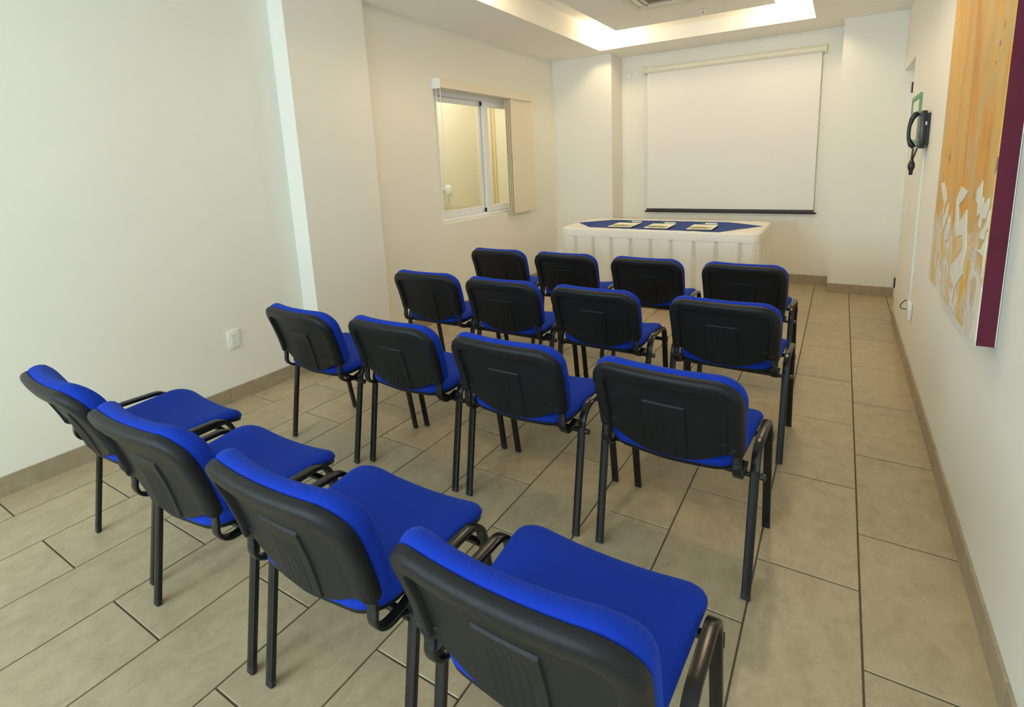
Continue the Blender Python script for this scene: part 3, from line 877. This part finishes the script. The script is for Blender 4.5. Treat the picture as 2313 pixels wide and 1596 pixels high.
def make_chair():
    root = empty('stacking_chair')
    # ---- side frames: inverted U of flat-oval tube; straight legs + bent top rail
    prof, spans = fillet([(0.0, 0.0), (0.082, 0.487), (0.322, 0.485), (0.392, 0.0)], [0.085, 0.062], 8)
    sec = rrect(.0145, .0078, .0045, 2)
    (a0, a1), (b0, b1) = spans
    for s in (-1, 1):
        xb, xt = s * .257, s * .2585

        def P3(v): return (xb + (xt - xb) * min(1, v.y / .45), v.x, v.y)
        for seg_, cap_i in ((prof[:a0 + 1], 0), (prof[b1:], -1)):
            bm = bmesh.new(); path = [P3(v) for v in seg_]
            if cap_i == 0: path = [tuple(Vector(path[0]).lerp(Vector(path[-1]), .05))] + [tuple(Vector(path[0]).lerp(Vector(path[-1]), f)) for f in (.5,)] + [path[-1]]
            else: path = [path[0]] + [tuple(Vector(path[-1]).lerp(Vector(path[0]), f)) for f in (.5,)] + [tuple(Vector(path[-1]).lerp(Vector(path[0]), .05))]
            add_sweep(bm, path, sec); lg = obj('leg', bm, M_BLACKM, root, smooth=35)
            foot = Vector(P3(seg_[cap_i])); nxt = Vector(P3(seg_[-1] if cap_i == 0 else seg_[0]))
            up_ = (nxt - foot).normalized()
            bm = bmesh.new(); add_sweep(bm, [foot + up_ * .002, foot + up_ * .024], rrect(.0147, .0080, .0045, 2)); 
            for v in bm.verts: v.co.z = max(v.co.z, 0.0)
            obj('foot_cap', bm, M_BLACKS, lg, smooth=35)
        bm = bmesh.new(); add_sweep(bm, [P3(v) for v in prof[a0:b1 + 1]], sec); obj('side_rail', bm, M_BLACKM, root, smooth=35)
    # ---- crossbars under the seat, link knob on the right
    bm = bmesh.new(); add_sweep(bm, [(-.247, .068, .402), (.247, .068, .402)], circ(.0105, 10), up=(0, 0, 1)); obj('crossbar', bm, M_BLACKM, root, smooth=50)
    bm = bmesh.new(); add_sweep(bm, [(-.247, .330, .405), (.247, .330, .405)], circ(.0105, 10), up=(0, 0, 1)); obj('crossbar', bm, M_BLACKM, root, smooth=50)
    bm = bmesh.new(); add_lathe(bm, [(.006, .255), (.006, .274), (.011, .275), (.011, .289), (.008, .291)], 12, 'x', (0, .067, .402)); obj('link_knob', bm, M_BLACKS, root, smooth=40)
    obj('link_bracket', bx(.258, .275, .334, .346, .385, .420, bev=.003), M_BLACKS, root)
    # ---- seat
    so = closed_fillet([(-.216, -.004), (0, -.022), (.216, -.004), (.2405, .404), (0, .408), (-.2405, .404)], [.085, .3, .085, .066, .4, .066], 9)
    so = resample(so, 96)

    def seat_def(p, z, k=1.0):
        x, y = p.x, p.y
        f = max(0.0, min(1.0, (y - .02) / .30))
        z += k * (.025 * (x / .24) ** 2 * (0.35 + .65 * f) - .004)
        if y > .30: z -= k * .020 * ((y - .30) / .10) ** 2
        z += .007 + .001 * f
        return Vector((x, y, z))
    rings = [[seat_def(p, z) for p in inset(so, i)] for i, z in ((.016, .421), (.006, .422), (.003, .426), (.003, .4335), (.006, .4345))]
    bm = bmesh.new(); loft(bm, rings); obj('seat_shell', bm, M_BLACKP, root, smooth=50)
    c = Vector((0, .185))
    rings = [[seat_def(p, z) for p in inset(so, i)] for i, z in ((.010, .434), (.003, .4345), (-.001, .441), (-.001, .449), (.004, .458), (.012, .464), (.024, .468), (.042, .4705))]
    last = inset(so, .042)
    for f, z in ((.85, .4715), (.68, .472), (.5, .472), (.32, .472), (.15, .472)):
        rings.append([seat_def(c + (p - c) * f, z) for p in last])
    bm = bmesh.new(); loft(bm, rings); obj('seat_cushion', bm, M_FAB, root, smooth=180)
    # ---- backrest: moulded black shell, recessed panel, blue cushion
    hw = .247
    bo = closed_fillet([(-hw * .965, .063), (-.190, .063), (-.10, .014), (0, .0), (.10, .014), (.190, .063), (hw * .965, .063), (hw, .345), (-hw, .345)],
                       [.013, .03, .2, .2, .2, .03, .013, .085, .085], 7)
    bo = resample(bo, 128)

    def m_bot(p):      # 1 along the open bottom edge between the two lugs
        return max(0.0, min(1.0, (.206 - abs(p.x)) / .010)) * max(0.0, min(1.0, (.135 - p.y) / .05))

    def ring_b(i, d, lim=.0140):
        r = []
        for p, q in zip(bo, inset(bo, i)):
            m = m_bot(p); dd = d + (min(d, lim) - d) * m
            r.append(back_def(q.x, q.y, dd))
        return r
    rings = [ring_b(.006, 0), ring_b(.001, .001), ring_b(0, .007), ring_b(.001, .017), ring_b(.005, .024), ring_b(.012, .0285), ring_b(.022, .030), ring_b(.043, .0305)]
    c = Vector((0, .17))

    def rec(p, i):
        m = m_bot(p); return i + (.046 - i) * m if i > .046 else i
    for i, d in ((.046, .028), (.049, .0165), (.054, .0135)):
        q_ = inset(bo, i); rings.append([back_def(q.x, q.y, (d if m_bot(p) < .5 else min(d, .0135))) for p, q in zip(bo, q_)])
    last = inset(bo, .054)
    for f in (.85, .68, .5, .32, .15): rings.append([back_def(c.x + (p.x - c.x) * f, c.y + (p.y - c.y) * f, .013) for p in last])
    bm = bmesh.new(); loft(bm, rings); sh = obj('backrest_shell', bm, M_BLACKP, root, smooth=50)
    # raised ribbed panel in the middle of the shell
    nx, nt_ = 80, 40
    bm = bmesh.new(); grid = []
    pw = .071
    for j in range(nt_ + 1):
        row = []
        t = .014 + (.222 - .014) * j / nt_
        for i in range(nx + 1):
            x = -pw + 2 * pw * i / nx
            e = min(1.0, min((pw - abs(x)) / .0035, (.222 - t) / .0035))
            rib = 0.0
            if abs(x) < .050 and t < .200: rib = -.0018 * (0.5 - 0.5 * math.cos((x + .05) / .1 * 5 * 2 * PI))
            row.append(bm.verts.new(back_def(x, t, .0122 + .0058 * max(0, e) + rib * min(1, (.200 - t) / .03 if t < .200 else 0))))
        grid.append(row)
    for j in range(nt_):
        for i in range(nx): bm.faces.new((grid[j][i], grid[j][i + 1], grid[j + 1][i + 1], grid[j + 1][i]))
    bmesh.ops.recalc_face_normals(bm, faces=bm.faces)
    obj('ribbed_panel', bm, M_BLACKP, sh, smooth=45)
    def cush(x, t, d):     # the cushion is fuller at its sides than in the middle
        return back_def(x, t, d * (1 + 5.2 * x * x))
    rings = [[cush(q.x, q.y, d) for q in inset(bo, i)] for i, d in ((.010, .002), (.003, -.001), (-.001, -.008), (-.001, -.020), (.004, -.030), (.012, -.0375), (.026, -.042), (.046, -.0435))]
    last = inset(bo, .046)
    for f in (.85, .68, .5, .32, .15): rings.append([cush(p.x * f, c.y + (p.y - c.y) * f, -.0435 + .004 * (1 - f)) for p in last])
    bm = bmesh.new(); loft(bm, rings); obj('back_cushion', bm, M_FAB, root, smooth=180)
    # ---- J-shaped flat back supports
    pf, _ = fillet([(.10, .420), (.075, .412), (-.026, .406), (-.010, .470), (-.009, .505)], [.02, .045, .02], 7)
    for s in (-1, 1):
        bm = bmesh.new(); add_sweep(bm, [(s * .219, v.x, v.y) for v in pf], rrect(.0148, .0055, .004, 2)); obj('back_support', bm, M_BLACKM, root, smooth=40)
    return root


rows = [('front row nearest the table', [(-2.385, 1.840, -.5), (-1.806, 1.840, -.5), (-1.208, 1.842, -.5), (-0.604, 1.842, -1.0)]),
        ('second row from the table', [(-2.337, 0.962, 1.2), (-1.767, 0.962, -.6), (-1.197, 0.962, -1.0), (-0.558, 0.965, -1.2)]),
        ('third row from the table', [(-2.340, 0.078, -3.0), (-1.768, 0.110, -.3), (-1.181, 0.110, -1.0), (-0.573, 0.104, -2.2)]),
        ('last row nearest the camera', [(-2.387, -0.784, -3.0), (-1.758, -0.830, 1.2), (-1.160, -0.822, 0.0), (-0.562, -0.822, -0.5)])]
pos = ['leftmost', 'second from left', 'third from left', 'rightmost']
proto = make_chair()
first = True
for rname, lst in rows:
    for (x, y, deg), pn in zip(lst, pos):
        o = proto if first else copy_tree(proto)
        first = False
        o.location = (x, y, 0); o.rotation_euler = (0, 0, math.radians(deg))
        tag(o, 'blue padded chair, black back, %s in the %s' % (pn, rname), 'chair', CH_G)

# the leftmost chair of the last row has its back leaning a little further than the others
a = math.radians(6.0)
for ch in [c for c in COL.objects if c.parent and c.parent.get('label', '').startswith('blue padded chair, black back, leftmost in the last row') and c.name.split('.')[0] in ('backrest_shell', 'back_cushion')]:
    pv = Vector((0, -.005, .455)); Rm = Matrix.Rotation(a, 3, 'X')
    ch.rotation_euler = (a, 0, 0); ch.location = pv - Rm @ pv
